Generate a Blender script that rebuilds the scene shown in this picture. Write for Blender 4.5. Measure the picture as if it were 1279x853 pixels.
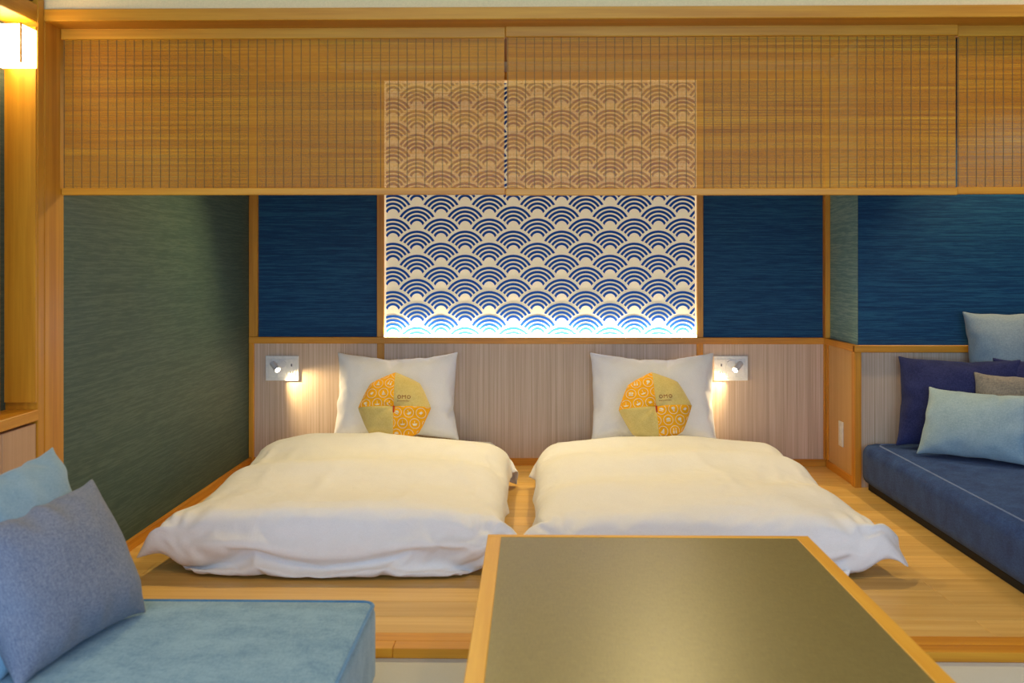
import bpy, bmesh, math, random
from mathutils import Vector, Matrix, noise

# ------------------------------------------------------------------ clean
for o in list(bpy.data.objects): bpy.data.objects.remove(o)
SC = bpy.context.scene
COL = SC.collection
RND = random.Random(7)

# ------------------------------------------------------------------ camera
cd = bpy.data.cameras.new('camera'); cam = bpy.data.objects.new('camera', cd); COL.objects.link(cam)
cam.location = (0, 0, .99)
cam.rotation_euler = (math.pi/2, 0, .01902)
cd.sensor_width = 36; cd.lens = 1340/1279*36; cd.shift_y = -96.5/1279
cd.clip_start = .05
cd.dof.use_dof = True; cd.dof.focus_distance = 4.9; cd.dof.aperture_fstop = 5.6
SC.camera = cam

# ------------------------------------------------------------------ world, exposure, lights
w = bpy.data.worlds.new('world'); SC.world = w; w.use_nodes = True
w.node_tree.nodes['Background'].inputs[0].default_value = (.75, .85, 1, 1)
w.node_tree.nodes['Background'].inputs[1].default_value = .3
vs = SC.view_settings
vs.view_transform = 'Standard'; vs.look = 'None'; vs.gamma = 1; vs.use_curve_mapping = False
vs.exposure = -0.06

def lamp(name, kind, loc, aim, power, col, **k):
    l = bpy.data.lights.new(name, kind); o = bpy.data.objects.new(name, l); COL.objects.link(o)
    o.location = loc; l.energy = power; l.color = col
    o.rotation_euler = (Vector(aim)-Vector(loc)).to_track_quat('-Z', 'Y').to_euler()
    for a, b in k.items(): setattr(l, a, b)
    return o
WARM = (1, .72, .40); COOL = (.43, .65, 1.0)
# daylight through the window behind the camera
lamp('window_daylight', 'AREA', (.3, -1.9, 1.25), (.0, 4, .75), 140, COOL, shape='RECTANGLE', size=3.0, size_y=1.9)
# warm recessed lights of the living area
for lx, ly in ((-.7, 1.5), (.9, 1.5), (1.9, 2.2)):
    lamp('living_downlight', 'SPOT', (lx, ly, 2.32), (lx, ly+.75, 0), 27, (1, .68, .30), spot_size=2.4, spot_blend=.9, shadow_soft_size=.06)
# warm downlights in the sleeping alcove, near the headboard
for lx, ax in ((-.62, -.62), (.58, .58)):
    lamp('alcove_downlight', 'SPOT', (lx, 4.72, 1.97), (ax, 3.65, .1), 70, (1, .79, .36), spot_size=1.85, spot_blend=.55, shadow_soft_size=.013)
lamp('alcove_downlight', 'SPOT', (2.12, 4.52, 1.97), (2.1, 4.56, 0), 55, (1, .74, .42), spot_size=1.5, spot_blend=.6, shadow_soft_size=.03)

# ------------------------------------------------------------------ material helpers
def s2l(c):
    return tuple(((v/255)/12.92 if v/255 <= .04045 else ((v/255+.055)/1.055)**2.4) for v in c)+(1,)
class NT:
    def __init__(s, name, rough=.6, spec=.4):
        s.m = bpy.data.materials.new(name); s.m.use_nodes = True; s.t = s.m.node_tree
        s.b = s.t.nodes['Principled BSDF']; s.set(s.b, 'Roughness', rough); s.set(s.b, 'Specular IOR Level', spec)
    def n(s, typ, **k):
        x = s.t.nodes.new(typ)
        for a, b in k.items(): setattr(x, a, b)
        return x
    def set(s, node, sock, v):
        if isinstance(v, bpy.types.NodeSocket): s.t.links.new(v, node.inputs[sock])
        else: node.inputs[sock].default_value = v
    def coord(s, scale, rot=(0, 0, 0), src='Object'):
        tc = s.n('ShaderNodeTexCoord'); mp = s.n('ShaderNodeMapping')
        s.set(mp, 'Vector', tc.outputs[src]); s.set(mp, 'Scale', scale); s.set(mp, 'Rotation', rot)
        oi = s.n('ShaderNodeObjectInfo'); mu = s.n('ShaderNodeMath', operation='MULTIPLY')
        s.set(mu, 0, oi.outputs['Random']); s.set(mu, 1, 37.0)
        ad = s.n('ShaderNodeVectorMath', operation='ADD'); s.set(ad, 0, mp.outputs[0]); s.set(ad, 1, mu.outputs[0])
        s.oi = oi
        return ad.outputs[0]
    def noise(s, vec, scale=1, detail=4, rough=.6):
        x = s.n('ShaderNodeTexNoise'); s.set(x, 'Vector', vec); s.set(x, 'Scale', scale); s.set(x, 'Detail', detail); s.set(x, 'Roughness', rough)
        return x.outputs['Fac']
    def ramp(s, fac, stops):
        r = s.n('ShaderNodeValToRGB'); s.set(r, 'Fac', fac); e = r.color_ramp.elements
        while len(e) < len(stops): e.new(.5)
        for i, (p, c) in enumerate(stops): e[i].position = p; e[i].color = c if len(c) == 4 else s2l(c)
        return r.outputs['Color']
    def mix(s, fac, a, b, mode='MIX'):
        x = s.n('ShaderNodeMix', data_type='RGBA', blend_type=mode)
        s.set(x, 0, fac); s.set(x, 6, a); s.set(x, 7, b)
        return x.outputs[2]
    def bump(s, h, strength=.3, dist=.002):
        x = s.n('ShaderNodeBump'); s.set(x, 'Height', h); s.set(x, 'Strength', strength); s.set(x, 'Distance', dist)
        s.set(s.b, 'Normal', x.outputs[0])
    def col(s, c): s.set(s.b, 'Base Color', c)

def axis_scale(axis, along, across):
    v = [across]*3; v['xyz'.index(axis)] = along
    return tuple(v)
def wood(name, dark, light, axis, across=26, along=1.1, rough=.42, vary=.25):
    t = NT(name, rough, .35)
    v = t.coord(axis_scale(axis, along, across))
    a = t.noise(v, 1, 5, .62)
    v2 = t.coord(axis_scale(axis, along*3, across*6)); b = t.noise(v2, 1, 3, .6)
    mx = t.n('ShaderNodeMath', operation='MULTIPLY_ADD'); t.set(mx, 0, b); t.set(mx, 1, .35); t.set(mx, 2, a)
    c = t.ramp(mx.outputs[0], [(.42, dark), (.88, light)])
    hs = t.n('ShaderNodeHueSaturation'); t.set(hs, 'Color', c)
    mr = t.n('ShaderNodeMapRange'); t.set(mr, 0, t.oi.outputs['Random']); t.set(mr, 3, 1-vary*.5); t.set(mr, 4, 1+vary*.5)
    t.set(hs, 'Value', mr.outputs[0]); t.col(hs.outputs[0])
    t.bump(b, .12, .001)
    return t.m
def woods(name, dark, light, **k): return {ax: wood(name+'_'+ax, dark, light, ax, **k) for ax in 'xyz'}
WOOD = woods('honey_wood', (188, 114, 14), (228, 160, 42), vary=.16)
OAK = wood('oak_plank', (208, 158, 76), (234, 192, 112), 'x', across=30, vary=.22, rough=.36)
TABLEWOOD = woods('table_wood', (222, 152, 38), (240, 182, 66), vary=.08)
def laminate(name, c0, c1, c2, axis='z'):
    t = NT(name, .5, .3)
    v = t.coord(axis_scale(axis, 1.2, 170)); a = t.noise(v, 1, 3, .75)
    v2 = t.coord(axis_scale(axis, .35, 13)); b = t.noise(v2, 1, 3, .6)
    mx = t.n('ShaderNodeMath', operation='MULTIPLY_ADD'); t.set(mx, 0, b); t.set(mx, 1, .22); t.set(mx, 2, a)
    t.col(t.ramp(mx.outputs[0], [(.30, c0), (.62, c1), (.95, c2)])); t.bump(a, .1, .0008)
    return t.m
LAM = laminate('pale_zebra_laminate', (176, 146, 114), (210, 184, 154), (232, 214, 192))
LAM_GOLD = laminate('golden_laminate', (196, 150, 88), (214, 172, 112), (226, 190, 134))
LAM_PINK = laminate('rosy_laminate', (190, 146, 112), (206, 164, 128), (218, 180, 146))
def wallpaper(name, c0, c1, c2, axis='x'):
    t = NT(name, .62, .3)
    v = t.coord(axis_scale(axis, 9, 300)); a = t.noise(v, 1, 3, .7)
    v2 = t.coord(axis_scale(axis, 1.6, 90)); b = t.noise(v2, 1, 2, .6)
    v3 = t.coord((900, 900, 900)); d = t.noise(v3, 1, 1)
    mx = t.n('ShaderNodeMath', operation='MULTIPLY_ADD'); t.set(mx, 0, b); t.set(mx, 1, .55); t.set(mx, 2, a)
    m2 = t.n('ShaderNodeMath', operation='MULTIPLY_ADD'); t.set(m2, 0, d); t.set(m2, 1, .3); t.set(m2, 2, mx.outputs[0])
    t.col(t.ramp(m2.outputs[0], [(.50, c0), (.92, c1), (1.34, c2)])); t.bump(a, .35, .0015)
    return t.m
BLUE = wallpaper('indigo_grasscloth', (4, 44, 74), (8, 62, 100), (28, 86, 116))
TEAL_LIT = wallpaper('lit_teal_grasscloth', (84, 124, 128), (108, 146, 148), (140, 170, 168), 'y')  # the indigo paper under strong light, the brightening put into its colour
GREEN_LIT = wallpaper('lit_green_grasscloth', (50, 74, 68), (64, 88, 80), (82, 102, 92), 'y')  # the indigo paper under warm light, the light mixed into its colour
def fabric(name, c0, c1, scale=420, rough=.9, mottled=.5, bump=.4, sheen=.3, wrinkle=0):
    t = NT(name, rough, .2)
    vx = t.coord((scale, scale*.25, scale)); a = t.noise(vx, 1, 2, .6)
    vy = t.coord((scale*.25, scale, scale)); b = t.noise(vy, 1, 2, .6)
    mx = t.n('ShaderNodeMath', operation='ADD'); t.set(mx, 0, a); t.set(mx, 1, b)
    mm = t.n('ShaderNodeMath', operation='MULTIPLY'); t.set(mm, 0, mx.outputs[0]); t.set(mm, 1, .5)
    vl = t.coord((14, 14, 14)); l = t.noise(vl, 1, 3, .6)
    m3 = t.n('ShaderNodeMath', operation='MULTIPLY_ADD'); t.set(m3, 0, l); t.set(m3, 1, mottled); t.set(m3, 2, mm.outputs[0])
    t.col(t.ramp(m3.outputs[0], [(.35+mottled*.4, c0), (.65+mottled*.6, c1)])); t.bump(mm.outputs[0], bump, .0012)
    if wrinkle:
        vw = t.coord((5, 3, 5)); dn = t.n('ShaderNodeTexNoise'); t.set(dn, 'Vector', vw); t.set(dn, 'Scale', 1.6); t.set(dn, 'Detail', 3); t.set(dn, 'Distortion', 1.2)
        b2 = t.n('ShaderNodeBump'); t.set(b2, 'Height', dn.outputs['Fac']); t.set(b2, 'Strength', wrinkle); t.set(b2, 'Distance', .03)
        b1 = t.b.inputs['Normal'].links[0].from_node; t.set(b1, 'Normal', b2.outputs[0])
    t.set(t.b, 'Sheen Weight', sheen); t.set(t.b, 'Sheen Roughness', .5)
    return t.m
def plain(name, c, rough=.5, spec=.4, metal=0, bumpscale=None):
    t = NT(name, rough, spec); t.set(t.b, 'Metallic', metal)
    v = t.coord((bumpscale or 60,)*3); a = t.noise(v, 1, 3)
    k = tuple(max(0, int(x*.95)) for x in c)
    t.col(t.ramp(a, [(.3, k), (.7, c)]))
    if bumpscale: t.bump(a, .2, .0006)
    return t.m
def emit(name, c, strength, base=(250, 240, 220)):
    t = NT(name, .6, .2); t.col(s2l(base)); t.set(t.b, 'Emission Color', c+(1,)); t.set(t.b, 'Emission Strength', strength)
    return t.m
COTTON = fabric('white_cotton', (236, 233, 230), (248, 246, 243), scale=700, mottled=.2, bump=.12, sheen=.15, wrinkle=.14)
SHEET = fabric('white_sheet', (228, 228, 232), (240, 240, 243), scale=700, mottled=.2, bump=.12, sheen=.1)
NAVY = fabric('navy_denim', (20, 44, 100), (52, 84, 142), scale=300, mottled=.6, sheen=.06)
NAVY2 = fabric('dark_navy_linen', (26, 32, 74), (54, 60, 106), scale=330, mottled=.5, sheen=.06)
NAVYPIPE = fabric('navy_piping', (70, 90, 140), (104, 126, 172), scale=330)
SKY = fabric('sky_blue_velvet', (92, 134, 160), (136, 172, 188), scale=300, mottled=.7)
SKYPIPE = fabric('sky_blue_piping', (54, 112, 160), (84, 140, 180), scale=300)
SKYSIDE = fabric('sky_blue_side', (124, 150, 158), (150, 174, 178), scale=300, mottled=.5)
PALE = fabric('pale_blue_linen', (134, 160, 172), (166, 190, 198), scale=360, mottled=.4)
PALE2 = fabric('pale_grey_blue_linen', (128, 146, 152), (160, 176, 178), scale=360, mottled=.4)
PALE3 = fabric('dusty_blue_linen', (112, 146, 168), (144, 174, 190), scale=360, mottled=.5)
DENIM = fabric('grey_denim', (98, 106, 128), (144, 148, 160), scale=380, mottled=.15, bump=.6, sheen=.1)
TWEED = fabric('brown_grey_tweed', (104, 100, 94), (158, 150, 134), scale=220, mottled=.5, bump=.7)
MUSTARD = fabric('mustard_linen', (204, 178, 96), (226, 204, 132), scale=420, mottled=.4)
ORANGE = fabric('orange_cotton', (244, 164, 8), (252, 184, 20), scale=600, mottled=.3, bump=.15, sheen=.1)
PRINTW = plain('white_print', (248, 232, 200), .8)
PRINTB = plain('rust_thread', (150, 84, 24), .8)
REDTAG = plain('red_tag', (196, 66, 20), .8)
WHITEPL = plain('ivory_plastic', (246, 243, 230), .35)
GREYPL = plain('grey_slot', (86, 84, 78), .4)
METAL = plain('satin_lamp_metal', (232, 230, 222), .35, .5, 0)
BLACK = plain('black_base', (14, 14, 16), .7)
PLASTER = plain('cream_plaster', (240, 212, 156), .85, .2, bumpscale=240)
PLASTERW = plain('white_plaster', (232, 226, 212), .85, .2, bumpscale=240)
CARPET = plain('pale_mat', (212, 212, 206), .95, .1, bumpscale=500)
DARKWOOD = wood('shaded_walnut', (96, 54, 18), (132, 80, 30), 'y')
WASHI = plain('cream_paper', (240, 226, 192), .85, .2, bumpscale=160)
_b = WASHI.node_tree.nodes['Principled BSDF']; _b.inputs['Emission Color'].default_value = (1, .80, .50, 1); _b.inputs['Emission Strength'].default_value = .32
WAVEBLUE = plain('wave_blue', (14, 86, 176), .7, .25)
THREAD = plain('blind_thread', (112, 92, 62), .9)
OLIVE = None
def olive():
    t = NT('olive_tabletop', .38, .45)
    v = t.coord((500, 40, 500)); a = t.noise(v, 1, 2); v2 = t.coord((40, 500, 500)); b = t.noise(v2, 1, 2)
    mx = t.n('ShaderNodeMath', operation='ADD'); t.set(mx, 0, a); t.set(mx, 1, b)
    mm = t.n('ShaderNodeMath', operation='MULTIPLY'); t.set(mm, 0, mx.outputs[0]); t.set(mm, 1, .5)
    t.col(t.ramp(mm.outputs[0], [(.35, (116, 102, 56)), (.65, (138, 124, 72))])); t.bump(mm.outputs[0], .25, .0006)
    return t.m
OLIVE = olive()
def reedmat():
    t = NT('bamboo_reed', .5, .3)
    v = t.coord((1.6, 1, 460)); a = t.noise(v, 1, 2, .7)
    v2 = t.coord((.9, 1, 60)); b = t.noise(v2, 1, 3, .6)
    mx = t.n('ShaderNodeMath', operation='MULTIPLY_ADD'); t.set(mx, 0, b); t.set(mx, 1, .6); t.set(mx, 2, a)
    t.col(t.ramp(mx.outputs[0], [(.44, (128, 66, 2)), (.62, (196, 118, 6)), (.80, (214, 136, 10)), (1.0, (238, 170, 32))]))
    return t.m
REED = reedmat()
LANTERN = emit('lantern_paper', (1, .84, .50), 11)
LEDW = emit('led_white', (1, .93, .80), 22)
LEDS = emit('led_side', (1, .70, .32), .45)
LENS = emit('lamp_lens', (1, .88, .66), 40)

# ------------------------------------------------------------------ mesh helpers
def wloc(o):
    v = Vector((0, 0, 0))
    while o: v += o.location; o = o.parent
    return v
def box(bm, lo, hi, bevel=0, seg=1):
    m = Matrix.Translation([(a+b)/2 for a, b in zip(lo, hi)]) @ Matrix.Diagonal([abs(b-a) for a, b in zip(lo, hi)]+[1])
    r = bmesh.ops.create_cube(bm, size=1, matrix=m)
    if bevel:
        e = list({e for v in r['verts'] for e in v.link_edges})
        bmesh.ops.bevel(bm, geom=e, offset=bevel, segments=seg, affect='EDGES', profile=.5, clamp_overlap=True)
def B(lo, hi, bevel=0, seg=1):
    bm = bmesh.new(); box(bm, lo, hi, bevel, seg); return bm
def link(name, me, mat, parent=None, smooth=False):
    o = bpy.data.objects.new(name, me); COL.objects.link(o)
    if mat and not me.materials: me.materials.append(mat)
    if smooth:
        for p in me.polygons: p.use_smooth = True
    if parent: o.parent = parent
    return o
def obj(name, bm, mat, parent=None, smooth=False, base=None):
    """bm is in world coordinates; its origin becomes base (or the middle of its foot)"""
    bmesh.ops.recalc_face_normals(bm, faces=bm.faces[:])
    vs_ = [v.co for v in bm.verts]
    if base is None:
        lo = [min(v[i] for v in vs_) for i in range(3)]; hi = [max(v[i] for v in vs_) for i in range(3)]
        base = Vector(((lo[0]+hi[0])/2, (lo[1]+hi[1])/2, lo[2]))
    base = Vector(base)
    bmesh.ops.translate(bm, verts=bm.verts[:], vec=-base)
    me = bpy.data.meshes.new(name); bm.to_mesh(me); bm.free()
    o = link(name, me, mat, parent, smooth)
    o.location = base - (wloc(parent) if parent else Vector((0, 0, 0)))
    return o
def local(name, bm, mat, parent, smooth=False):
    """bm already in the parent's own frame"""
    bmesh.ops.recalc_face_normals(bm, faces=bm.faces[:])
    me = bpy.data.meshes.new(name); bm.to_mesh(me); bm.free()
    return link(name, me, mat, parent, smooth)
def tag(o, label=None, cat=None, group=None, kind=None):
    if label: o['label'] = label
    if cat: o['category'] = cat
    if group: o['group'] = group
    if kind: o['kind'] = kind
    return o
def thing(name, loc, label, cat, group=None, rot=None):
    o = bpy.data.objects.new(name, None); COL.objects.link(o); o.location = loc; o.empty_display_size = .05
    if rot: o.rotation_euler = rot
    return tag(o, label, cat, group)
def struct(name, bm, mat, label=None):
    return tag(obj(name, bm, mat), label, None, None, 'structure')
def tube(bm, pts, r, seg=8, closed=False, caps=True):
    n = len(pts); rings = []
    for i, p in enumerate(pts):
        p = Vector(p)
        if closed: d = Vector(pts[(i+1) % n])-Vector(pts[i-1])
        else: d = Vector(pts[min(i+1, n-1)])-Vector(pts[max(i-1, 0)])
        d.normalize(); u = d.orthogonal() if abs(d.z) > .95 else d.cross(Vector((0, 0, 1))); u.normalize(); v = d.cross(u)
        rr = r[i] if isinstance(r, (list, tuple)) else r
        rings.append([bm.verts.new(p+(u*math.cos(2*math.pi*k/seg)+v*math.sin(2*math.pi*k/seg))*rr) for k in range(seg)])
    for i in range(n if closed else n-1):
        a, b = rings[i], rings[(i+1) % n]
        for k in range(seg): bm.faces.new((a[k], a[(k+1) % seg], b[(k+1) % seg], b[k]))
    if caps and not closed: bm.faces.new(rings[0]); bm.faces.new(rings[-1])
    return bm

# ================================================================== THE SETTING
XL, XR, YB, YF = -1.40, 2.42, 5.30, 4.80     # left wall, right wall, back wall, face of the sofa recess
XC = 1.447                                    # the return beside the right bed
Z0 = -.026                                    # lower floor in front of the platform
YE = 2.757                                    # front edge of the platform

# platform floor: boards running across
fl = struct('floor', B((XL-.05, YE+.004, Z0-.05), (XR+.05, YB+.05, -.014)), WOOD['x'], 'raised sleeping platform boarded in pale oak')
y = YE+.12; row = 0
while y < YB:
    y1 = min(y+.1325, YB)
    x = XL-RND.uniform(0, 1.2)
    while x < XR:
        x1 = x+RND.choice((.91, 1.2, 1.5, 1.82))
        if x1 > XL+.02:
            obj('plank', B((max(x, XL)+.0006, y+.0006, -.014), (min(x1, XR)-.0006, y1-.0006, 0), .0008), OAK, fl)
        x = x1
    y = y1; row += 1
for i, (x0, x1) in enumerate(((XL, -.36), (-.36, .55), (.55, 1.35), (1.35, XR))):       # nosing of the step
    obj('edge_board', B((x0+.0005, YE, Z0+.0005), (x1-.0005, YE+.058, 0), .0015), WOOD['x'], fl)
    obj('edge_board', B((x0+.0005+(.2 if i else 0), YE+.059, -.014), (min(x1+.2, XR)-.0005, YE+.1195, 0), .0008), WOOD['x'], fl)
struct('floor_lower', B((XL-.05, -2.2, Z0-.05), (XR+.05, YE+.004, Z0)), CARPET, 'pale mat floor below the step')

# walls (behind the paper and panels)
struct('ceiling', B((XL-.3, -2.2, 2.4), (XR+.1, 3.06, 2.45)), PLASTERW, 'white ceiling of the living area')
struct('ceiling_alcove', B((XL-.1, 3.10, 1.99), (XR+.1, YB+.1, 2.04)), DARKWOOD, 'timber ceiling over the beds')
struct('wall_window_side', B((XL-.3, -2.3, Z0), (XR+.1, -2.2, 2.4)), PLASTERW)
struct('wall_lintel', B((XL-.3, 3.06, 1.722), (XR+.1, 3.10, 2.4)), PLASTER, 'cream plaster wall above the lintel beam')
struct('wall_right', B((XR, -2.2, Z0), (XR+.1, YB, 2.4)), BLUE)
struct('wall_left', B((XL-.10, 3.18, Z0), (XL-.002, YB+.05, 1.99)), GREEN_LIT, 'grasscloth wall beside the left bed, coloured green for the warm light on it')
struct('wall_left_room', B((XL-.3, -2.2, Z0), (XL-.12, 3.18, 2.4)), PLASTERW)
wb = struct('wall_back', B((XL-.002, YB-.001, -.014), (XC+.02, YB+.08, 1.99)), PLASTERW, 'headboard wall behind the beds')
# papered fields and wainscot of the headboard wall
PX = [(-1.359, -.765), (.836, 1.428)]
for a, b in PX: obj('wallpaper_panel', B((a, YB-.008, .63), (b, YB-.001, 1.905)), BLUE, wb)
for a, b in ((-1.379, -.765), (-.733, .808), (.836, 1.430)): obj('wainscot_panel', B((a, YB-.010, .034), (b, YB-.001, .599), .001), LAM, wb)
obj('plaster_band', B((-.95, YB-.006, 1.935), (XC, YB-.001, 1.99)), PLASTERW, wb)
# timbers
T = [0]
def trim(lo, hi, ax, mat=None, bevel=.002):
    T[0] += 1
    return tag(obj('trim_%d' % T[0], B(lo, hi, bevel), mat or WOOD[ax]), kind='structure')
trim((XL-.001, YB-.030, .599), (XC-.02, YB, .631), 'x')                  # dado rail
trim((XL-.001, YB-.026, 1.895), (XC-.02, YB, 1.935), 'x')                # upper rail
trim((XL-.001, YB-.026, .631), (-1.357, YB, 1.895), 'z')
trim((XL-.001, YB-.028, 0), (-1.377, YB, .599), 'z')
trim((-.767, YB-.024, .631), (-.731, YB, 1.895), 'z')
trim((.806, YB-.024, .631), (.838, YB, 1.895), 'z')
trim((-.767, YB-.020, .036), (-.731, YB, .599), 'z')
trim((.806, YB-.020, .036), (.838, YB, .599), 'z')
trim((1.424, YB-.030, .631), (XC+.002, YB, 1.895), 'z')
trim((1.426, YB-.022, .036), (1.438, YB, .599), 'z')
tag(obj('baseboard_back', B((-1.377, YB-.022, 0), (XC-.01, YB, .035), .001), WOOD['x']), kind='structure')
tag(obj('baseboard_left', B((XL-.001, 3.18, 0), (XL+.014, YB-.028, .036), .001), WOOD['y']), kind='structure')
# bulkhead in the alcove ceiling, left
trim((XL, 3.25, 1.936), (-.95, YB-.002, 1.989), 'y')
# the return on the right and the wall of the sofa recess
wr = struct('wall_return', B((XC, YF, -.014), (XC+.10, YB+.02, 1.99)), TEAL_LIT, 'short grasscloth return wall beside the right bed, coloured paler for strong light')
obj('wainscot_panel', B((XC-.006, YF+.028, .034), (XC, YB-.03, .60)), LAM_GOLD, wr)
wf = struct('wall_sofa', B((XC+.10, YF+.0005, -.014), (XR, YF+.09, 1.99)), BLUE, 'indigo grasscloth wall behind the sofa')
obj('wallpaper_panel', B((XC, YF-.004, .63), (XR, YF+.0002, 1.99)), BLUE, wf)
obj('wainscot_panel', B((1.456, YF-.008, .0), (XR, YF+.0002, .600)), LAM, wf)
trim((XC-.022, YF-.022, .600), (XC+.0, YB-.03, .631), 'y')
trim((XC-.022, YF-.028, .600), (XR, YF-.001, .631), 'x')
trim((XC-.020, YF-.022, 0), (XC+.010, YF+.028, .600), 'z')
trim((XC-.024, YB-.060, .631), (XC+.0, YB-.030, 1.895), 'z')
trim((XC-.014, YB-.056, .036), (XC+.0, YB-.030, .600), 'z')
tag(obj('baseboard_return', B((XC-.014, YF+.028, 0), (XC, YB-.03, .036), .001), WOOD['y']), kind='structure')
# lintel beam and post
trim((XL-.002, 3.05, 1.687), (XR, 3.30, 1.722), 'x')
trim((XL-.10, 3.055, Z0), (XL, 3.18, 1.722), 'z')
trim((XL-.10, 3.010, Z0), (XL+.001, 3.049, 2.4), 'z')

# ================================================================== NICHE CABINET, LEFT
cab = thing('niche_cabinet', (XL-.05, 2.4, Z0), 'wooden cabinet with a tall lit niche and shelf along the left edge', 'cabinet')
XN = XL-.09
obj('back_panel', B((XN-.02, 1.4, Z0), (XN, 3.005, 2.39)), GREEN_LIT, cab)
obj('end_panel', B((XN, 3.0, .60), (XL-.001, 3.0095, 1.66)), WOOD['z'], cab)
obj('shelf_board', B((XN, 1.4, .548), (XL+.004, 3.008, .579), .002), WOOD['y'], cab)
obj('top_rail', B((XN, 1.4, 1.672), (XL, 3.008, 1.725), .002), WOOD['y'], cab)
obj('upper_panel', B((XN, 1.4, 1.735), (XL-.012, 3.008, 2.39)), DARKWOOD, cab)
obj('stile', B((XN, 2.72, .579), (XL, 2.797, 1.672), .002), WOOD['z'], cab)
for a, b in ((2.812, 3.004), (2.40, 2.808), (1.99, 2.396), (1.70, 1.986), (1.402, 1.696)):
    obj('door', B((XN, a, Z0+.04), (XL-.002, b, .540), .0015), LAM_PINK, cab)
obj('plinth', B((XN, 1.4, Z0), (XL-.02, 3.004, Z0+.036)), DARKWOOD, cab)

lan = thing('paper_lantern', (XL-.045, 2.955, 1.535), 'glowing square white paper lantern mounted in the wooden niche', 'lamp')
x0, x1, ya, yb, za, zb = XN+.004, XL+.015, 2.882, 2.982, 1.537, 1.645
obj('paper_shade', B((x0+.003, ya+.0035, za+.002), (x1-.0035, yb-.003, zb-.002)), LANTERN, lan)
for (px, py) in ((x0, ya), (x1, ya), (x0, yb), (x1, yb)):
    sx = .0045 if px == x0 else -.0045; sy = .0045 if py == ya else -.0045
    obj('corner_strip', B((min(px, px+sx), min(py, py+sy), za), (max(px, px+sx), max(py, py+sy), zb)), WOOD['z'], lan)
obj('wall_bracket', B((XN, 2.94, 1.57), (x0+.003, 2.966, 1.61)), WOOD['z'], lan)

# ================================================================== BLINDS
def blind(xa, xb, yc, label, z0, z1, seed, dx=0):
    r = random.Random(seed)
    t = thing('bamboo_blind', ((xa+xb)/2, yc, z0), label, 'blind', 'bamboo blinds hanging from the lintel')
    obj('bottom_rail', B((xa, yc-.008, z0), (xb, yc+.006, z0+.021), .002), WOOD['x'], t)
    obj('head_rail', B((xa, yc-.012, z1-.034), (xb, yc+.012, z1), .002), WOOD['x'], t)
    bm = bmesh.new(); z = z0+.022
    while z < z1-.035:
        h = r.uniform(.0013, .0018)
        yy = yc+r.uniform(-.0004, .0004); vs4 = []
        for xx in (xa+.0035, xb-.0035):
            vs4.append([bm.verts.new((xx, yy+a, z+b)) for a, b in ((-.0006, 0), (.0006, 0), (.0006, h), (-.0006, h))])
        for k in range(4): bm.faces.new((vs4[0][k], vs4[1][k], vs4[1][(k+1) % 4], vs4[0][(k+1) % 4]))
        z += h+r.uniform(.0006, .0011)
    tag(obj('reeds', bm, REED, t), kind='stuff')
    bm = bmesh.new(); x = xa+.006+dx
    while x < xb-.003:
        box(bm, (x-.0008, yc-.0022, z0+.02), (x+.0008, yc-.0008, z1-.03)); x += .0262
    tag(obj('threads', bm, THREAD, t), kind='stuff')
    return t
blind(XL+.002, -.0795, 3.166, 'long bamboo blind hanging on the left, above the left bed', 1.195, 1.690, 1)
blind(-.0785, 1.2395, 3.158, 'long bamboo blind in the middle, above the right bed', 1.192, 1.691, 2)
blind(1.242, XR-.005, 3.170, 'bamboo blind cut by the right edge, above the sofa', 1.195, 1.690, 3)

# ================================================================== WAVE PANEL
pa, pb, qa, qb = -.731, .806, .632, 1.895
wp = thing('wave_panel', (.037, YB-.006, qa), 'backlit cream wall panel with blue overlapping wave arcs', 'wall panel')
PY = YB-.010
obj('paper_board', B((pa, PY, qa), (pb, YB-.001, qb)), WASHI, wp)
obj('light_strip', B((pa+.001, PY-.010, qa), (pb-.001, PY-.0005, qa+.011)), LEDW, wp)
strip_lamp = lamp('wave_panel_led', 'AREA', ((pa+pb)/2, PY-.016, qa+.012), ((pa+pb)/2, PY+.012, qa+.10), 5.0, (1, .90, .72), shape='RECTANGLE', size=pb-pa-.02, size_y=.008)
strip_lamp.data.spread = 2.2
for sx in (pa, pb-.006): obj('light_edge', B((sx, PY-.006, qa+.011), (sx+.006, PY-.0005, qb-.009)), LEDS, wp)
obj('light_edge', B((pa, PY-.006, qb-.008), (pb, PY-.0005, qb)), LEDS, wp)
U = 1/250.6
def motif_bm():
    bm = bmesh.new(); N = 8
    for ro in (25, 20, 15, 10):
        ri = ro-3
        def lim(r):
            a = 0
            while a < 2.2:
                if math.hypot(r*math.sin(a)-30, r*math.cos(a)+15) < 28.5: break
                a += .002
            return a
        ao, ai = lim(ro), lim(ri); st = []
        for k in range(-N, N+1):
            fo, fi = ao*k/N, ai*k/N
            po = (ro*U*math.sin(fo), ro*U*math.cos(fo)); pi_ = (ri*U*math.sin(fi), ri*U*math.cos(fi))
            st.append([bm.verts.new((p[0], yy, p[1])) for p, yy in ((po, 0), (pi_, 0), (pi_, -.0012), (po, -.0012))])
        for s, e in zip(st, st[1:]):
            for k in (1, 2, 3): bm.faces.new((s[k], s[(k+1) % 4], e[(k+1) % 4], e[k]))
        bm.faces.new(st[0]); bm.faces.new(st[-1])
    bmesh.ops.recalc_face_normals(bm, faces=bm.faces[:])
    return bm
bm = motif_bm(); me_wave = bpy.data.meshes.new('wave_motif'); bm.to_mesh(me_wave); bm.free(); me_wave.materials.append(WAVEBLUE)
ca, cb, da, db = pa+.008, pb-.008, qa+.012, qb-.012
X0, ZC, DX, DZ = -.570, 1.1755, .2380, .0596
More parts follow.
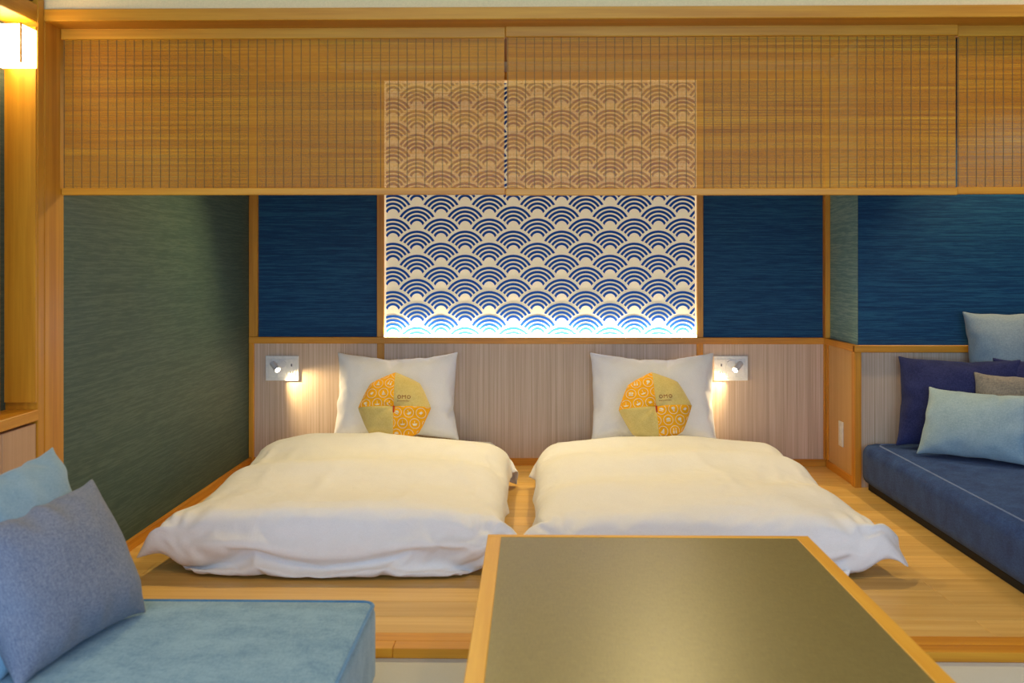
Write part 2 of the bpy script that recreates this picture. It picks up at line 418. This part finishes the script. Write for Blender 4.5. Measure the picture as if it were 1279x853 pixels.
for j in range(-10, 14):
    for i in range(-2, 8):
        cx = X0+(i+(.5 if j % 2 else 0))*DX; cz = ZC+j*DZ
        R_ = 25*U
        if cx+R_*.86 < ca+.002 or cx-R_*.86 > cb-.002 or cz+R_ < da+.002 or cz > db: continue
        if cx-R_ > ca and cx+R_ < cb and cz-.02 > da and cz+R_ < db: me = me_wave
        else:
            bm = motif_bm()
            for co, no in (((ca-cx, 0, 0), (-1, 0, 0)), ((cb-cx, 0, 0), (1, 0, 0)), ((0, 0, da-cz), (0, 0, -1)), ((0, 0, db-cz), (0, 0, 1))):
                bmesh.ops.bisect_plane(bm, geom=bm.verts[:]+bm.edges[:]+bm.faces[:], plane_co=co, plane_no=no, clear_outer=True)
            if not bm.faces: bm.free(); continue
            me = bpy.data.meshes.new('wave_motif'); bm.to_mesh(me); bm.free(); me.materials.append(WAVEBLUE)
        o = bpy.data.objects.new('wave_motif', me); COL.objects.link(o); o.parent = wp
        o.location = Vector((cx, PY-.0001, cz))-wp.location

# ================================================================== CLOTH: duvets, pillows and scatter cushions, settled by a short simulation
def grid_pillow(wd, ht, nx, ny, seed, puff=.012):
    r = random.Random(seed); bm = bmesh.new(); V = {}
    for s in (1, -1):
        for j in range(ny+1):
            for i in range(nx+1):
                edge = i in (0, nx) or j in (0, ny)
                if edge and s < 0: V[i, j, s] = V[i, j, 1]; continue
                V[i, j, s] = bm.verts.new((wd*(i/nx-.5), ht*(j/ny-.5), 0 if edge else s*(puff+r.uniform(0, .004))))
    for s in (1, -1):
        for j in range(ny):
            for i in range(nx):
                q = [V[i, j, s], V[i+1, j, s], V[i+1, j+1, s], V[i, j+1, s]]
                bm.faces.new(q if s > 0 else q[::-1])
    return bm
SIM = []
def add_cloth(o, **k):
    md = o.modifiers.new('cloth', 'CLOTH'); st = md.settings; co = md.collision_settings
    st.quality = k.get('quality', 6); st.mass = k.get('mass', .3); st.air_damping = k.get('air', 2)
    st.tension_stiffness = st.compression_stiffness = k.get('stiff', 15); st.shear_stiffness = k.get('shear', 6)
    st.bending_stiffness = k.get('bend', .2)
    st.tension_damping = st.compression_damping = 8; st.bending_damping = .8
    if 'pressure' in k:
        st.use_pressure = True; st.uniform_pressure_force = k['pressure']; st.shrink_min = k.get('shrink', 0)
        st.effector_weights.gravity = 0; co.use_collision = False; st.pressure_factor = 1
    else:
        st.shrink_min = k.get('shrink', 0)
        co.use_collision = True; co.distance_min = .004; co.collision_quality = 3; co.use_self_collision = k.get('selfc', False)
        co.self_distance_min = .004; co.friction = 8
    if 'pin' in k: st.vertex_group_mass = k['pin']; st.pin_stiffness = 1
    md.point_cache.frame_start = 1; md.point_cache.frame_end = 100
    SIM.append(o)
def sim_pillow(key, wd, ht, n, seed, pressure=3.0, shrink=-.02, bend=.15):
    nx = n; ny = max(8, round(n*ht/wd))
    DIM[key] = (nx, ny)
    bm = grid_pillow(wd, ht, nx, ny, seed); me = bpy.data.meshes.new('sim_'+key); bm.to_mesh(me); bm.free()
    o = link('sim_'+key, me, None); o.location = (20+len(SIM)*3, 0, 0)
    add_cloth(o, pressure=pressure, shrink=shrink, bend=bend, mass=.25, air=3)
    return o
P = {}; DIM = {}
P['bedA'] = sim_pillow('bedA', .60, .42, 34, 1, 2.2, -.05)
P['bedB'] = sim_pillow('bedB', .60, .42, 34, 2, 2.2, -.05)
P['sqA'] = sim_pillow('sqA', .48, .48, 30, 3, 3.0, -.03)
P['sqB'] = sim_pillow('sqB', .50, .42, 30, 4, 3.0, -.04)
P['luA'] = sim_pillow('luA', .46, .30, 30, 5, 3.2, -.03)
P['luB'] = sim_pillow('luB', .46, .32, 30, 6, 3.2, -.04)

def duvet_body(cx, seed):
    """the stuffed middle the cover settles over"""
    hx, hy, r = .535, .70, .09; y0 = 3.385+hy
    bm = bmesh.new(); bmesh.ops.create_cube(bm, size=2)
    bmesh.ops.subdivide_edges(bm, edges=bm.edges[:], cuts=25, use_grid_fill=True)
    for v in bm.verts:
        p = Vector((v.co.x*hx, v.co.y*hy, v.co.z*.1)); q = Vector((max(-hx+r, min(hx-r, p.x)), max(-hy+r, min(hy-r, p.y)), max(-.015, min(.015, p.z))))
        d = p-q
        if d.length > 0: p = q+d.normalized()*r
        t = (p.y+hy)/(2*hy)
        hh = .182+.034*(1-(1-min(1, t*1.15))**1.8)+(.008+.009*t)*math.sin(t*15+seed)+.014*noise.noise(Vector((p.x*5, p.y*5, seed)))
        hh -= (.016+.02*min(1, t*2))*(p.x/hx)**4+.012*(p.x/hx)**2
        if t > .9: hh -= .25*(t-.9)
        zf = (p.z+.1)/.2; sq = max(0, min(1, (zf-.12)/.42)); sq = sq*sq*(3-2*sq)
        v.co = Vector((cx+p.x*((.86 if t > .3 else .78+.08*t/.3)*(1-sq)+sq), y0+p.y+(.02*(1-sq) if t < .2 else 0), .006+zf*hh))
    return bm
def duvet_cover(cx, seed, wl, wr_, inner):
    ds = .0190; bm = bmesh.new(); rows = []
    prof = [(3.50, .008), (3.40, .008), (3.362, .03), (3.350, .21)]
    prof += [(3.42, .262), (3.6, .272), (4.0, .285), (4.5, .31), (4.86, .315)]
    pts = [Vector((0, a, b)) for a, b in prof]; path = []
    L = [0]
    for a, b in zip(pts, pts[1:]): L.append(L[-1]+(b-a).length)
    n = round(L[-1]/ds); nx = round((wl+wr_)/ds)
    for k in range(n+1):
        s = L[-1]*k/n
        i = max(j for j in range(len(L)-1) if L[j] <= s+1e-9); f = (s-L[i])/(L[i+1]-L[i]); path.append(pts[i].lerp(pts[i+1], f))
    r = random.Random(seed); pins = []
    for k, p in enumerate(path):
        row = []
        for i in range(nx+1):
            x = -wl+(wl+wr_)*i/nx
            # the under-tuck is only as wide as the filling
            f = max(0, min(1, (p.z-.03)/.17)) if k < 18 else 1
            xx = max(-.425-(wl-.425)*f, min(.425+(wr_-.425)*f, x)) if f < 1 else x
            if f < 1: xx = x*((.425+(wl-.425)*f)/wl if x < 0 else (.425+(wr_-.425)*f)/wr_)
            s_ = k*ds; ear = .050*math.exp(-((s_-.30)/.06)**2)      # empty corners of the cover
            u = max(0, abs(x)-.45)/.2; xx += math.copysign(ear*min(1, u)*(.1 if x*inner > 0 else 1), x)
            row.append(bm.verts.new((cx+xx, p.y, p.z+(r.uniform(0, .004) if k > 8 else 0))))
            if k <= 5: pins.append(row[-1])
        rows.append(row)
    bm.verts.index_update(); idx = [v.index for v in pins]
    for a, b in zip(rows, rows[1:]):
        for i in range(len(a)-1): bm.faces.new((a[i], a[i+1], b[i+1], b[i]))
    return bm, idx
COLL = []
def collider(bm, fr=8):
    me = bpy.data.meshes.new('sim_collider'); bm.to_mesh(me); bm.free(); o = link('sim_collider', me, None)
    o.modifiers.new('c', 'COLLISION'); o.collision.thickness_outer = .004; o.collision.cloth_friction = fr; COLL.append(o)
    return o
collider(B((-3, 2, -.1), (3, 6, 0)))
DUV = {}
for key, cx, seed, wl, wr_ in (('left', -.645, 1, .63, .63), ('right', .560, 5, .63, .62)):
    collider(duvet_body(cx, seed))
    bm, pins = duvet_cover(cx, seed, wl, wr_, 1 if key == 'left' else -1)
    bm.normal_update()
    me = bpy.data.meshes.new('sim_duvet'); bm.to_mesh(me); bm.free(); o = link('sim_duvet', me, None)
    g = o.vertex_groups.new(name='pin'); g.add(pins, 1, 'REPLACE')
    add_cloth(o, pin='pin', stiff=20, bend=1.2, mass=.12, shrink=-.03, air=1.5, quality=7)
    DUV[key] = o
SC.frame_start = 1; SC.frame_end = 100
for f in range(1, 46): SC.frame_set(f)
dg = bpy.context.evaluated_depsgraph_get()
def harvest(o, name):
    me = bpy.data.meshes.new_from_object(o.evaluated_get(dg)); me.name = name
    return me
PM = {k: harvest(o, 'cushion_'+k) for k, o in P.items()}
def straighten(me, nx, ny, k):
    """let out the seams so that the outline is only slightly hollow"""
    co = [v.co.copy() for v in me.vertices]; I = lambda i, j: j*(nx+1)+i
    par = [(i, j) for j in range(ny+1) for i in range(nx+1)]+[(i, j) for j in range(1, ny) for i in range(1, nx)]
    def corner(a, b, f): return a+(b-a)*f
    for v, (i, j) in zip(me.vertices, par):
        u, w_ = i/nx, j/ny
        dl = corner(co[I(0, 0)].x, co[I(0, ny)].x, w_)-co[I(0, j)].x; dr = corner(co[I(nx, 0)].x, co[I(nx, ny)].x, w_)-co[I(nx, j)].x
        db_ = corner(co[I(0, 0)].y, co[I(nx, 0)].y, u)-co[I(i, 0)].y; dt = corner(co[I(0, ny)].y, co[I(nx, ny)].y, u)-co[I(i, ny)].y
        v.co.x += k*(dl*(1-u)+dr*u); v.co.y += k*(db_*(1-w_)+dt*w_)
    bm = bmesh.new(); bm.from_mesh(me); bm.verts.ensure_lookup_table()
    cs = {I(0, 0), I(nx, 0), I(0, ny), I(nx, ny)}
    vs_ = [v for v in bm.verts if v.index not in cs]
    for _ in range(2 if k > .5 else 0): bmesh.ops.smooth_vert(bm, verts=vs_, factor=.5, use_axis_x=True, use_axis_y=True, use_axis_z=True)
    for _ in range(12):
        new = {}
        for line in ([I(i, 0) for i in range(nx+1)], [I(i, ny) for i in range(nx+1)], [I(0, j) for j in range(ny+1)], [I(nx, j) for j in range(ny+1)]):
            for a, b, c in zip(line, line[1:], line[2:]): new[b] = bm.verts[b].co*.5+(bm.verts[a].co+bm.verts[c].co)*.25
        for q, c in new.items(): bm.verts[q].co = c
    cc = [bm.verts[q].co.copy() for q in cs]        # dog-eared corners
    for v in bm.verts:
        for c in cc:
            d = (v.co-c).length
            if d < .25 and abs(v.co.z) > .004:
                an = math.atan2(abs(c.y-v.co.y), abs(c.x-v.co.x))
                v.co.z += .0042*math.sin(13*an+c.x*40)*math.exp(-(d/.13)**2)*min(1, d/.05)*math.copysign(1, v.co.z)
            if d < .08: v.co += Vector((math.copysign(1, c.x), math.copysign(1, c.y), 0))*.010*math.exp(-(d/.028)**2)
    bm.to_mesh(me); bm.free()
for k_, me in PM.items(): straighten(me, *DIM[k_], .48 if k_[:3] == 'bed' else .74)
DM = {k: harvest(o, 'duvet_'+k) for k, o in DUV.items()}
for o in SIM+COLL: bpy.data.objects.remove(o)
SC.frame_set(1)

# ---- mattresses
def rounded(lo, hi, r, cuts=10, crown=0):
    c = [(a+b)/2 for a, b in zip(lo, hi)]; h = [(b-a)/2 for a, b in zip(lo, hi)]
    bm = bmesh.new(); bmesh.ops.create_cube(bm, size=2); bmesh.ops.subdivide_edges(bm, edges=bm.edges[:], cuts=cuts, use_grid_fill=True)
    rr = [min(r, x*.98) for x in h]; r_ = min(rr)
    for v in bm.verts:
        # spread the loops towards the edges
        u = [math.copysign(1-(1-abs(a))**1.6, a) for a in v.co]
        p = Vector([a*b for a, b in zip(u, h)]); q = Vector([max(-b+r_, min(b-r_, a)) for a, b in zip(p, h)])
        d = p-q
        if d.length > 1e-9: p = q+d.normalized()*r_
        if crown: p.z += crown*max(0, v.co.z)*(1-(p.x/h[0])**2)*(1-(p.y/h[1])**2)
        v.co = p+Vector(c)
    return bm
def subsurf(o, n=1):
    m = o.modifiers.new('subdivision', 'SUBSURF'); m.levels = m.render_levels = n; return o
tag(obj('futon_mattress', rounded((-1.13, 3.47, .002), (-.17, 5.235, .135), .05), SHEET, smooth=True), 'white sheeted futon mattress under the left duvet', 'mattress', None)
tag(obj('futon_mattress', rounded((.09, 3.47, .002), (1.04, 5.235, .135), .05), SHEET, smooth=True), 'white sheeted futon mattress under the right duvet', 'mattress', None)

def sm(v, a, b):
    t = max(0, min(1, (v-a)/(b-a))); return t*t*(3-2*t)
def drop_duvet(key, cx, seed, label):
    me = DM[key]; r = random.Random(seed)
    cr = []
    for i in range(9):      # long soft creases in the cover
        a = r.uniform(1.1, 2.0); cr.append((cx+r.uniform(-.42, .42), r.uniform(3.6, 4.6), math.cos(a), math.sin(a), r.uniform(.10, .22), r.uniform(.004, .008)*r.choice((1, 1, -1))))
    NR_ = [v.normal.copy() for v in me.vertices]
    for v, nn in zip(me.vertices, NR_):
        p = v.co; dx = p.x-cx; sg = 1 if dx > 0 else -1
        lift = sm(abs(dx), .455, .55)*sm(3.72-p.y, 0, .25)
        zr = .115; du = abs(dx)-.475; dv = p.z-zr; rr = math.hypot(du, dv); d3 = 0
        if p.y < 3.52:
            an = math.atan2(dv, du)
            d3 = .010*math.sin(8*an+seed)*math.exp(-(rr/.12)**2)*min(1, rr/.03)*sm(3.52-p.y, 0, .06)
        dc = 0
        if p.z > .1 and nn.z > .5:
            for (x0, y0, ca, sa, ln, am) in cr:
                uu = (p.x-x0)*ca+(p.y-y0)*sa; ww = -(p.x-x0)*sa+(p.y-y0)*ca+.3*uu*uu
                if abs(uu) < ln*2: dc += am*math.exp(-(ww/.016)**2)*math.exp(-(uu/ln)**2)
        if nn.z > .5: dc += .007*math.sin(p.y*14+2.2*noise.noise(Vector((p.x*2.2, p.y*2, seed)))+seed)*sm(p.y, 3.5, 4.1)*sm(p.z, .12, .2)
        v.co = p+Vector((0, 0, max(lift*(.06-.045*sm(abs(dx), .56, .66))*(1-.5*sm(p.z, .06, .18)), .004-p.z)+dc))+nn*d3*(1 if nn.y < 0 else -1)
    o = link('duvet', me, COTTON, None, True)
    so = o.modifiers.new('thick', 'SOLIDIFY'); so.thickness = .005; so.offset = -1
    subsurf(o, 1)
    return tag(o, label, 'duvet')
drop_duvet('left', -.645, 1, 'puffy white duvet on the left bed, next to the left wall')
drop_duvet('right', .560, 5, 'puffy white duvet on the right bed, nearer the sofa')

# ---- pillows and cushions
def lean(name, key, mat, bl, br, ang, label, cat='cushion', group=None, scale=(1, 1, 1), flip=1, sink=0, ht=None, roll=0):
    bl, br = Vector(bl), Vector(br); W = (br-bl).normalized(); up = Vector((0, 0, 1)); N0 = W.cross(up).normalized()
    Hd = up*math.cos(ang)-N0*math.sin(ang); N = W.cross(Hd)
    if roll:
        Rr = Matrix.Rotation(roll, 3, N); W = Rr @ W; Hd = Rr @ Hd
    me = PM[key].copy() if PM[key].materials else PM[key]
    me.materials.clear(); me.materials.append(mat)
    o = link(name, me, mat, None, True)
    M = Matrix((W*flip*scale[0], Hd*scale[1], N*flip*scale[2])).transposed()
    hh = max(v.co.y for v in me.vertices)*scale[1]
    o.matrix_world = Matrix.Translation((bl+br)/2+Hd*(hh-sink)) @ M.to_4x4()
    subsurf(o, 1)
    return tag(o, label, cat, group)
lean('pillow', 'bedA', COTTON, (-.955, 5.08, .135), (-.345, 5.08, .135), .22, 'white bed pillow against the headboard on the left bed', 'pillow', scale=(1.0, 1.0, .9))
lean('pillow', 'bedB', COTTON, (.265, 5.08, .135), (.885, 5.08, .135), .22, 'white bed pillow against the headboard on the right bed', 'pillow', scale=(1.02, 1.0, .9))
ST = .205
lean('scatter_cushion', 'sqA', PALE2, (1.87, 4.64, ST+.08), (2.34, 4.62, ST+.08), .12, 'tall pale grey-blue cushion against the wall, at the back of the sofa', scale=(1, 1.08, .8))
lean('scatter_cushion', 'sqB', NAVY2, (1.545, 4.60, ST), (2.01, 4.42, ST), .30, 'dark navy cushion at the left of the sofa, against the far wall', scale=(1, .95, .7), flip=-1)
lean('scatter_cushion', 'sqB', NAVY2, (1.95, 4.48, ST), (2.36, 4.36, ST), .28, 'second navy cushion on the sofa, half hidden at the right edge', scale=(1, .95, .7))
lean('scatter_cushion', 'luB', TWEED, (1.80, 4.40, ST+.02), (2.16, 4.19, ST+.02), .30, 'small brownish grey tweed cushion between navy and pale blue ones', scale=(1, 1, .7))
lean('scatter_cushion', 'luA', PALE, (1.56, 4.42, ST), (1.90, 4.10, ST), .45, 'pale blue oblong cushion lying in front on the navy sofa', scale=(1, 1, .85))
BT = .21
lean('scatter_cushion', 'sqA', PALE3, (-.99, 1.95, BT), (-.99, 2.44, BT), .28, 'dusty blue back cushion at the left edge, behind the denim one', scale=(1, .8, .62))
lean('scatter_cushion', 'luB', DENIM, (-.93, 1.94, BT), (-.86, 2.36, BT), .42, 'grey denim cushion leaning on the pale blue bench', scale=(1, 1, .8), flip=-1, sink=.006)

# ================================================================== PATCHWORK CUSHIONS
RC, TC = .160, .058
def rb(th):
    a = (th % (math.pi/4))-math.pi/8
    octo = math.cos(math.pi/8)/math.cos(a)
    corner = max(0, math.cos(2*th))**14*.035+max(0, -math.cos(2*th))**14*.035
    return RC*(.55*octo+.45*.965+corner)
def surf(x, y_):
    r = math.hypot(x, y_); th = math.atan2(y_, x); q = min(1, r/rb(th))
    z = TC*(1-q**2.6)**.62
    z -= .004*math.exp(-(min(abs(x), abs(y_))/.006)**2)*(1-q)
    z -= .014*math.exp(-(r/.022)**2)
    z += .0016*math.sin(9*th+3)*q*(1-q)*4
    return z
ICON = {
 'bowl': [[(-.6, 0), (.6, 0), (.35, -.5), (-.35, -.5)], [(-.1, .1), (.05, .1), (.1, .6), (-.05, .6)]],
 'pair': [[(-.5, -.55), (-.1, -.55), (-.15, .1), (-.45, .1)], [(.1, -.55), (.5, -.55), (.45, .1), (.15, .1)], [(-.4, .2), (-.2, .2), (-.2, .6), (-.4, .6)], [(.2, .2), (.4, .2), (.4, .6), (.2, .6)]],
 'bulb': [[(-.45, .15), (-.3, -.1), (.3, -.1), (.45, .15), (.3, .5), (-.3, .5)], [(-.15, -.6), (.15, -.6), (.2, -.15), (-.2, -.15)]],
 'leaf': [[(-.5, -.1), (0, -.4), (.5, .1), (.1, .4)]],
 'clover': [[(-.55, .05), (-.3, -.05), (-.05, .05), (-.05, .4), (-.5, .4)], [(.05, .05), (.3, -.05), (.55, .05), (.5, .4), (.05, .4)], [(-.5, -.5), (-.05, -.5), (-.05, -.1), (-.5, -.15)], [(.05, -.5), (.5, -.5), (.5, -.15), (.05, -.1)]],
 'boat': [[(-.65, -.15), (.65, -.15), (.35, -.45), (-.35, -.45)], [(-.04, -.1), (.06, -.1), (.06, .65), (-.04, .65)]],
 'tower': [[(-.5, -.5), (.5, -.5), (.4, -.3), (-.4, -.3)], [(-.4, -.2), (.4, -.2), (.25, .05), (-.25, .05)], [(-.25, .12), (.25, .12), (.05, .6), (-.05, .6)]],
 'fan': [[(-.55, 0), (.55, 0), (.4, .38), (0, .52), (-.4, .38)], [(-.5, -.35), (.5, -.35), (.5, -.15), (-.5, -.15)]],
}
IK = list(ICON)
def map_surface(bm, off):
    for v in bm.verts: v.co.z = surf(v.co.x, v.co.y)+off
def patch_cushion(loc, rot, label, seed):
    r = random.Random(seed)
    t = bpy.data.objects.new('patchwork_cushion', None); COL.objects.link(t); t.empty_display_size = .05
    t.rotation_mode = 'XYZ'; t.location = loc; t.rotation_euler = rot
    tag(t, label, 'cushion', 'patchwork cushions on the beds')
    NR, NA = 12, 16
    def sector(a0, a1, sgn, n):
        bm = bmesh.new(); c = bm.verts.new((0, 0, sgn*surf(0, 0))); prev = None
        rows = []
        for k in range(n+1):
            th = a0+(a1-a0)*k/n; R_ = rb(th); ln = []
            for j in range(1, NR+1):
                q = (j/NR)**.8*.9999; x, y_ = q*R_*math.cos(th), q*R_*math.sin(th)
                ln.append(bm.verts.new((x, y_, sgn*surf(x, y_))))
            rows.append(ln)
        full = abs(a1-a0-2*math.pi) < 1e-6
        for a, b in zip(rows, rows[1:]):
            bm.faces.new((c, a[0], b[0]))
            for j in range(NR-1): bm.faces.new((a[j], a[j+1], b[j+1], b[j]))
        if full: bmesh.ops.remove_doubles(bm, verts=bm.verts[:], dist=1e-6)
        return bm
    for q, (m, lab) in enumerate(((MUSTARD, 'mustard quarter with a printed word'), (ORANGE, 'orange quarter with white icons in rings'), (MUSTARD, 'plain mustard quarter'), (ORANGE, 'orange quarter with white icons in rings'))):
        pt = local('patch', sector(q*math.pi/2, (q+1)*math.pi/2, 1, NA), m, t, True); pt['label'] = lab
        if m is ORANGE:
            sx, sy = ((-1, 1), (1, -1))[q == 3]
            D = .053; bm = bmesh.new(); k = r.randrange(8)
            ox, oy = r.uniform(-.01, .01), r.uniform(-.01, .01)
            for jj in range(-5, 6):
                for ii in range(-5, 6):
                    cx = (ii+.5*(jj % 2))*D+ox+.022*sx; cy = jj*D*.88+oy+.02*sy
                    if math.hypot(cx, cy) > RC*1.15: continue
                    R2 = .0222; rg = []
                    for a in range(24):
                        c_, s_ = math.cos(a*math.pi/12), math.sin(a*math.pi/12)
                        rg.append((bm.verts.new((cx+R2*c_, cy+R2*s_, 0)), bm.verts.new((cx+R2*.90*c_, cy+R2*.90*s_, 0))))
                    for a in range(24): bm.faces.new((rg[a][0], rg[(a+1) % 24][0], rg[(a+1) % 24][1], rg[a][1]))
                    an = r.uniform(-.5, .5); ca_, sa_ = math.cos(an), math.sin(an)
                    for poly in ICON[IK[k % 8]]:
                        bm.faces.new([bm.verts.new((cx+R2*.82*(px*ca_-py*sa_), cy+R2*.82*(px*sa_+py*ca_), 0)) for px, py in poly])
                    k += 3 if r.random() < .6 else 1
            for co, no in (((.002*sx, 0, 0), (-sx, 0, 0)), ((0, .002*sy, 0), (0, -sy, 0))):
                bmesh.ops.bisect_plane(bm, geom=bm.verts[:]+bm.edges[:]+bm.faces[:], plane_co=co, plane_no=no, clear_outer=True)
            bmesh.ops.delete(bm, geom=[v for v in bm.verts if v.co.xy.length > .985*rb(math.atan2(v.co.y, v.co.x))], context='VERTS')
            map_surface(bm, .0009)
            tag(local('printed_icons', bm, PRINTW, pt), kind='stuff')
        elif q == 0:
            bm = bmesh.new(); lw = .0028
            def stroke(a, b):
                a, b = Vector(a), Vector(b); d = (b-a).normalized(); nrm = Vector((-d.y, d.x))*lw/2; a = a-d*lw*.3; b = b+d*lw*.3
                K = 4; pr = [(a.lerp(b, i/K)+nrm, a.lerp(b, i/K)-nrm) for i in range(K+1)]
                vv = [(bm.verts.new((*p, 0)), bm.verts.new((*n_, 0))) for p, n_ in pr]
                for u, w_ in zip(vv, vv[1:]): bm.faces.new((u[0], w_[0], w_[1], u[1]))
            def ring(cx, cy, ra):
                rg = [[bm.verts.new((cx+(ra+s*lw/2)*math.cos(a*math.pi/10), cy+(ra+s*lw/2)*math.sin(a*math.pi/10), 0)) for s in (1, -1)] for a in range(20)]
                for a in range(20): bm.faces.new((rg[a][0], rg[(a+1) % 20][0], rg[(a+1) % 20][1], rg[a][1]))
            by = .040
            ring(.0245, by, .0068); ring(.0665, by, .0068)
            stroke((.038, by-.0075), (.038, by+.0075)); stroke((.052, by-.0075), (.052, by+.0075))
            stroke((.038, by+.0075), (.045, by+.0015)); stroke((.045, by+.0015), (.052, by+.0075))
            lw = .0026; xx = .016
            for d in (.004, .002, .005, .003, .004, .002, .003, .005, .003, .002, .004, .003):
                stroke((xx, .0215), (xx+d*.6, .0215)); xx += d+.0012
            map_surface(bm, .0009)
            local('printed_word', bm, PRINTB, pt)
    local('back', sector(0, 2*math.pi, -1, 40), MUSTARD, t, True)
    bm = bmesh.new(); z = surf(.004, -.006)
    box(bm, (-.003, -.030, z-.002), (.004, .002, z+.010), .0015); local('tag', bm, REDTAG, t)
    return t
patch_cushion((-.618, 4.80, .345), (math.radians(72), 0, math.radians(2)), 'round orange and mustard patchwork cushion propped on the left bed', 3)
patch_cushion((.548, 4.80, .348), (math.radians(72), math.radians(-4), 0), 'round orange and mustard patchwork cushion propped on the right bed', 8)

# ================================================================== READING LIGHT PLATES
def plate(xa, xb, za, zb, s, label):
    """s = +1: lamp module on the left, sockets on the right; -1 mirrored"""
    cx, cz = (xa+xb)/2, (za+zb)/2; yw = YB-.010
    t = thing('reading_light', (cx, yw, za), label, 'wall light', 'bedside light plates')
    X = lambda u: cx+s*u
    def bx(u0, u1, v0, v1, d0, d1, bev=.001): return B((min(X(u0), X(u1)), yw-d1, cz+v0), (max(X(u0), X(u1)), yw-d0, cz+v1), bev)
    obj('plate', B((xa, yw-.009, za), (xb, yw, zb), .002, 2), WHITEPL, t)
    obj('blank_module', bx(-.068, -.024, -.046, .046, .009, .011), WHITEPL, t)
    obj('lamp_module', bx(-.022, .022, -.012, .046, .009, .011), WHITEPL, t)
    obj('switch', bx(-.022, .022, -.046, -.014, .009, .013), WHITEPL, t)
    so = obj('socket_module', bx(.026, .068, -.046, .046, .009, .011), WHITEPL, t)
    obj('port', bx(.044, .050, .010, .022, .0108, .0118, 0), GREYPL, so)
    for u in (.041, .053): obj('slot', bx(u-.0015, u+.0015, -.026, -.016, .0108, .0118, 0), GREYPL, so)
    # hinge knob and tilting lamp head
    bm = bmesh.new(); tube(bm, [(X(.004), yw-.010, cz+.022), (X(.004), yw-.022, cz+.022)], .017, 20); obj('hinge', bm, METAL, t, False)
    a, b = Vector((X(-.046), yw-.020, cz+.026)), Vector((X(-.012), yw-.052, cz-.004)); d = (b-a).normalized()
    bm = bmesh.new(); tube(bm, [a-d*.004, a, a.lerp(b, .5), b], [.010, .014, .014, .0145], 20); hd = obj('lamp_head', bm, METAL, t)
    bm = bmesh.new(); tube(bm, [b-d*.001, b+d*.0015], .0125, 20); obj('lens', bm, LENS, hd)
    bm = bmesh.new(); tube(bm, [a+d*.008, Vector((X(-.020), yw-.018, cz+.020))], .006, 10); obj('arm', bm, METAL, t)
    p = b+d*.006
    aim = p+Vector((s*.45, -.01, -.36))
    lamp('reading_beam', 'SPOT', p, aim, 11, (1, .76, .42), spot_size=1.75, spot_blend=.7, shadow_soft_size=.01)
    return t
plate(-1.319, -1.155, .414, .537, 1, 'ivory bedside light and socket plate left of the left pillow')
plate(.891, 1.056, .419, .540, -1, 'ivory bedside light and socket plate right of the right pillow')
sk = thing('wall_socket', (XC-.006, 5.02, .142), 'small white socket plate low on the golden return panel', 'socket')
obj('plate', B((XC-.013, 4.995, .142), (XC-.006, 5.058, .258), .002), WHITEPL, sk)
obj('insert', B((XC-.015, 5.012, .160), (XC-.012, 5.041, .240), .001), WHITEPL, sk)

# ================================================================== SOFA, BENCH, TABLE
def loop_pts(x0, x1, y0, y1, z, r=.03, n=5):
    pts = []
    for (cx, cy, a0) in ((x1-r, y1-r, 0), (x0+r, y1-r, 90), (x0+r, y0+r, 180), (x1-r, y0+r, 270)):
        for k in range(n+1):
            a = math.radians(a0+90*k/n); pts.append((cx+r*math.cos(a), cy+r*math.sin(a), z))
    return pts
sofa = thing('sofa_base', (1.92, 3.65, 0), 'low navy denim sofa seat along the right side', 'sofa')
obj('plinth', B((1.475, 2.62, 0), (2.40, 4.74, .026)), BLACK, sofa)
obj('seat', rounded((1.445, 2.58, .026), (2.41, 4.765, ST), .045, 14, .006), NAVY, sofa, True)
bm = bmesh.new(); tube(bm, loop_pts(1.500, 2.38, 2.66, 4.70, ST-.001, .05), .004, 6, True); obj('seam', bm, NAVYPIPE, sofa, True)

bench = thing('bench_seat', (-.86, 1.5, Z0), 'pale blue upholstered bench seat at the lower left', 'bench')
obj('base', B((-1.30, .90, Z0), (-.42, 2.44, .02), .004), BLACK, bench)
obj('seat', rounded((-1.395, .82, .02), (-.362, 2.50, BT), .028, 14, .006), SKY, bench, True)
bm = bmesh.new(); tube(bm, loop_pts(-1.388, -.368, .83, 2.493, BT-.008, .03), .005, 6, True); obj('piping', bm, SKYPIPE, bench, True)
obj('backrest', B((-1.395, .85, BT-.01), (-1.19, 2.42, .40), .02, 2), SKYSIDE, bench)

TX0, TX1, TY0, TY1, TZ = -.112, .690, 1.30, 2.700, .31
tb = thing('low_table', ((TX0+TX1)/2, 2.0, Z0), 'low table with an olive inset top and blond wood rim', 'table')
fw = .034
obj('inset_top', B((TX0+fw, TY0+fw, TZ-.03), (TX1-fw, TY1-fw*.65, TZ-.0012)), OLIVE, tb)
for nm, lo, hi, ax in (('rim', (TX0, TY1-fw*.65, TZ-.04), (TX1, TY1, TZ), 'x'), ('rim', (TX0, TY0, TZ-.04), (TX1, TY0+fw, TZ), 'x'),
                       ('rim', (TX0, TY0+fw, TZ-.04), (TX0+fw, TY1-fw*.65, TZ), 'y'), ('rim', (TX1-fw, TY0+fw, TZ-.04), (TX1, TY1-fw*.65, TZ), 'y')):
    obj(nm, B(lo, hi, .0015), TABLEWOOD[ax], tb)
for lx in (TX0+.02, TX1-.07):
    for ly in (TY0+.03, TY1-.08): obj('leg', B((lx, ly, Z0), (lx+.05, ly+.05, TZ-.04), .003), TABLEWOOD['z'], tb)
